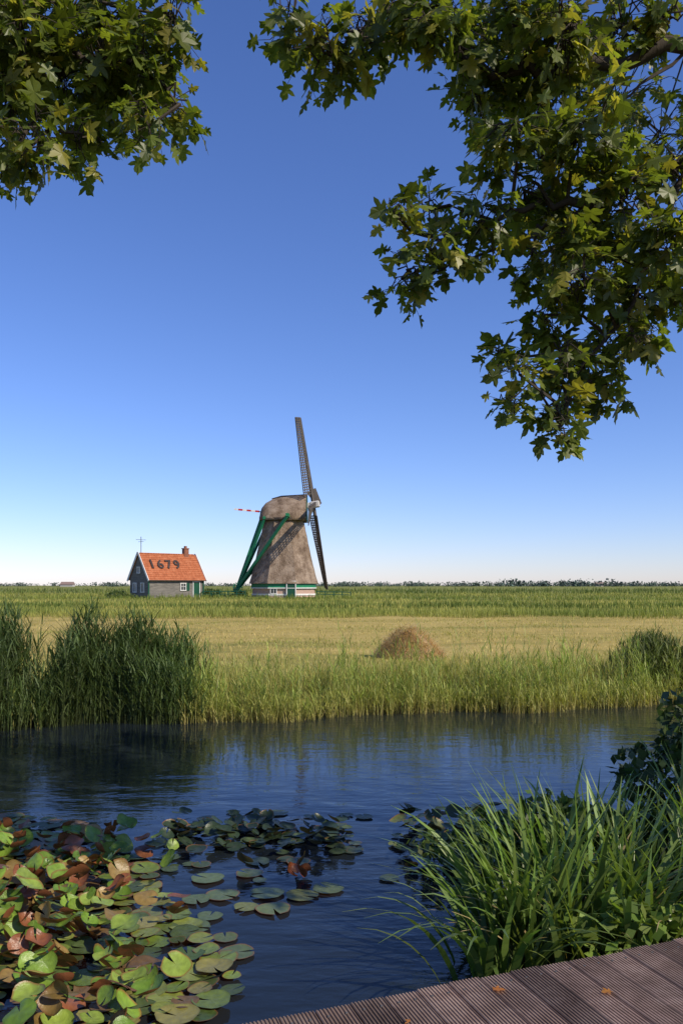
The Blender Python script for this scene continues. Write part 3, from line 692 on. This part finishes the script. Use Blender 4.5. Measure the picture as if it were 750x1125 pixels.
tg=[(1.0,4.6,.9),(-1.5,4.8,.65),(.5,3.9,.3)]
def outer(n,xr,yr,zr,rr_,k):  # unseen crown clumps added to shade the boughs, skipped where sun should reach
    for _ in range(n):
        p=(random.uniform(*xr),random.uniform(*yr),random.uniform(*zr))
        if sun_blocks(p,tg): continue
        cl.append((*p,random.uniform(*rr_),k,1))
outer(46,(.6,5.5),(2.8,6.2),(5.6,8.0),(.3,.5),26)
outer(26,(2.5,6.2),(3.0,6.0),(3.4,5.6),(.3,.45),24)
tr=([(5.2,4.2,.1),(5.1,4.15,1.6),(4.9,4.1,3.2),(4.7,4.2,5.0),(4.3,4.3,7.5)],.30,.10)
limbs=[([(4.9,4.1,3.3),(3.6,4.0,4.2),(2.4,4.0,4.45),(1.75,4.0,4.35),(1.25,4.0,4.1),(.85,4.0,4.08),(.45,4.0,3.95)],.085,.006),
 ([(1.75,4.0,4.35),(1.6,4.0,3.95),(1.42,4.0,3.55),(1.2,4.0,3.3),(1.1,4.0,3.0)],.022,.005),
 ([(1.25,4.0,4.1),(.85,4.0,3.9),(.55,4.0,3.82),(.33,4.0,3.68)],.014,.004),
 ([(4.8,4.15,4.2),(3.3,4.0,5.0),(2.2,4.0,5.0),(1.5,4.0,4.85),(1.0,4.0,4.75),(.6,4.0,4.85),(.1,4.0,4.98),(-.25,4.0,5.03)],.085,.004),
 ([(1.9,4.0,5.0),(1.5,4.0,4.72),(1.2,4.0,4.5)],.018,.005),
 ([(4.7,4.2,5.0),(3.4,3.9,6.0),(2.0,3.8,6.2),(.9,3.9,6.0)],.09,.015),
 ([(4.6,4.2,5.6),(4.2,3.4,6.6),(3.0,3.2,7.4)],.08,.02),([(4.6,4.2,5.6),(4.6,5.2,6.6),(3.0,5.4,7.2)],.08,.02),([(4.9,4.1,3.2),(5.4,4.8,4.2),(5.6,5.2,5.2)],.08,.02)]
maple('maple_tree',tr,limbs,cl)
lc=[(-1.62,5.05,.2),(-1.35,5.02,.22),(-1.07,5.05,.2),(-.84,5.05,.13),(-.88,4.82,.12),(-.84,4.60,.11),(-.97,4.50,.11),(-1.13,4.66,.15),(-1.3,4.47,.13),(-1.42,4.75,.18),(-1.55,4.41,.14),(-1.68,4.64,.17),(-1.70,4.27,.08),(-1.0,4.85,.14),(-1.22,4.86,.15),(-1.75,4.9,.2)]
cl=J(lc,1.05,dens=1.15,yc=3.9)
outer(22,(-5.2,-1.2),(2.8,5.0),(5.7,7.2),(.3,.5),24)
outer(14,(-5.2,-2.5),(2.4,4.4),(4.2,5.8),(.3,.45),24)
tr=([(-5.6,-1.2,-.2),(-5.5,-1.0,1.6),(-5.3,-.6,3.4),(-5.0,0,5.2),(-4.6,.6,7.4)],.32,.1)
limbs=[([(-5.3,-.6,3.5),(-4.2,1.5,4.8),(-2.8,3.2,5.0),(-1.9,3.9,4.9),(-1.4,3.9,4.85),(-1.0,3.9,4.75),(-.8,3.9,4.55)],.10,.004),
 ([(-2.3,3.6,4.95),(-1.8,3.9,5.1),(-1.3,3.9,5.08),(-.85,3.9,5.0)],.024,.005),([(-1.9,3.9,4.9),(-1.6,3.9,4.6),(-1.4,3.9,4.42)],.018,.005),
 ([(-5.0,0,5.2),(-4.0,1.8,6.2),(-2.6,3.2,6.6),(-1.6,3.8,6.3)],.09,.015)]
maple('maple_tree',tr,limbs,cl)
N=6; P=[]
for (s_,dist) in [(.62,.22),(1.05,.12),(1.5,.3),(1.2,.6),(2.0,.5),(.2,.15)]:
    p=A+e*s_+nrm2*dist; P.append((p.x,p.y,zd+.008))
ang=U(0,6.28,N); D=np.stack([np.cos(ang),np.sin(ang),np.full(N,.03)],1)
V,F,C=leaves(np.array(P),D,U(.03,.055,N),jit((.38,.16,.04),N,.3)); V[:,2]=zd+.006+.4*np.abs(V[:,2]-zd-.008); mesh_obj('fallen_leaves',V,F,vm_maple,C)
# ---------------------------------------------------------------- light, sky, camera
ld=bpy.data.lights.new('sun','SUN'); ld.energy=5.0; ld.angle=R(.5); ld.color=(1,.90,.72)
so=link(bpy.data.objects.new('sun',ld)); so.rotation_euler=S.to_track_quat('Z','Y').to_euler(); so.location=(10,-10,20)
w=bpy.data.worlds.new('World'); scene.world=w; w.use_nodes=True; n=w.node_tree.nodes; l=w.node_tree.links
sk=n.new('ShaderNodeTexSky'); sk.sky_type='NISHITA'; sk.sun_disc=False; sk.sun_elevation=el; sk.sun_rotation=saz
sk.air_density=1.0; sk.dust_density=.15; sk.ozone_density=4.5; sk.altitude=0
tn=n.new('ShaderNodeMix'); tn.data_type='RGBA'; tn.blend_type='MULTIPLY'; tn.inputs[0].default_value=1; tn.inputs[7].default_value=(.93,.91,1.18,1)
hsv=n.new('ShaderNodeHueSaturation'); hsv.inputs['Saturation'].default_value=1.06
l.new(sk.outputs[0],tn.inputs[6]); l.new(tn.outputs[2],hsv.inputs['Color'])
bg=n['Background']; l.new(hsv.outputs[0],bg.inputs['Color']); bg.inputs['Strength'].default_value=.138
cd=bpy.data.cameras.new('camera'); cam=link(bpy.data.objects.new('camera',cd)); scene.camera=cam
cd.sensor_fit='VERTICAL'; cd.sensor_height=36; cd.sensor_width=24; cd.lens=28; cd.shift_y=.0716; cd.clip_end=20000; cd.clip_start=.05
cam.location=(0,0,2.2); cam.rotation_euler=(R(90),0,0)
scene.view_settings.view_transform='Standard'; scene.view_settings.look='None'; scene.view_settings.exposure=0
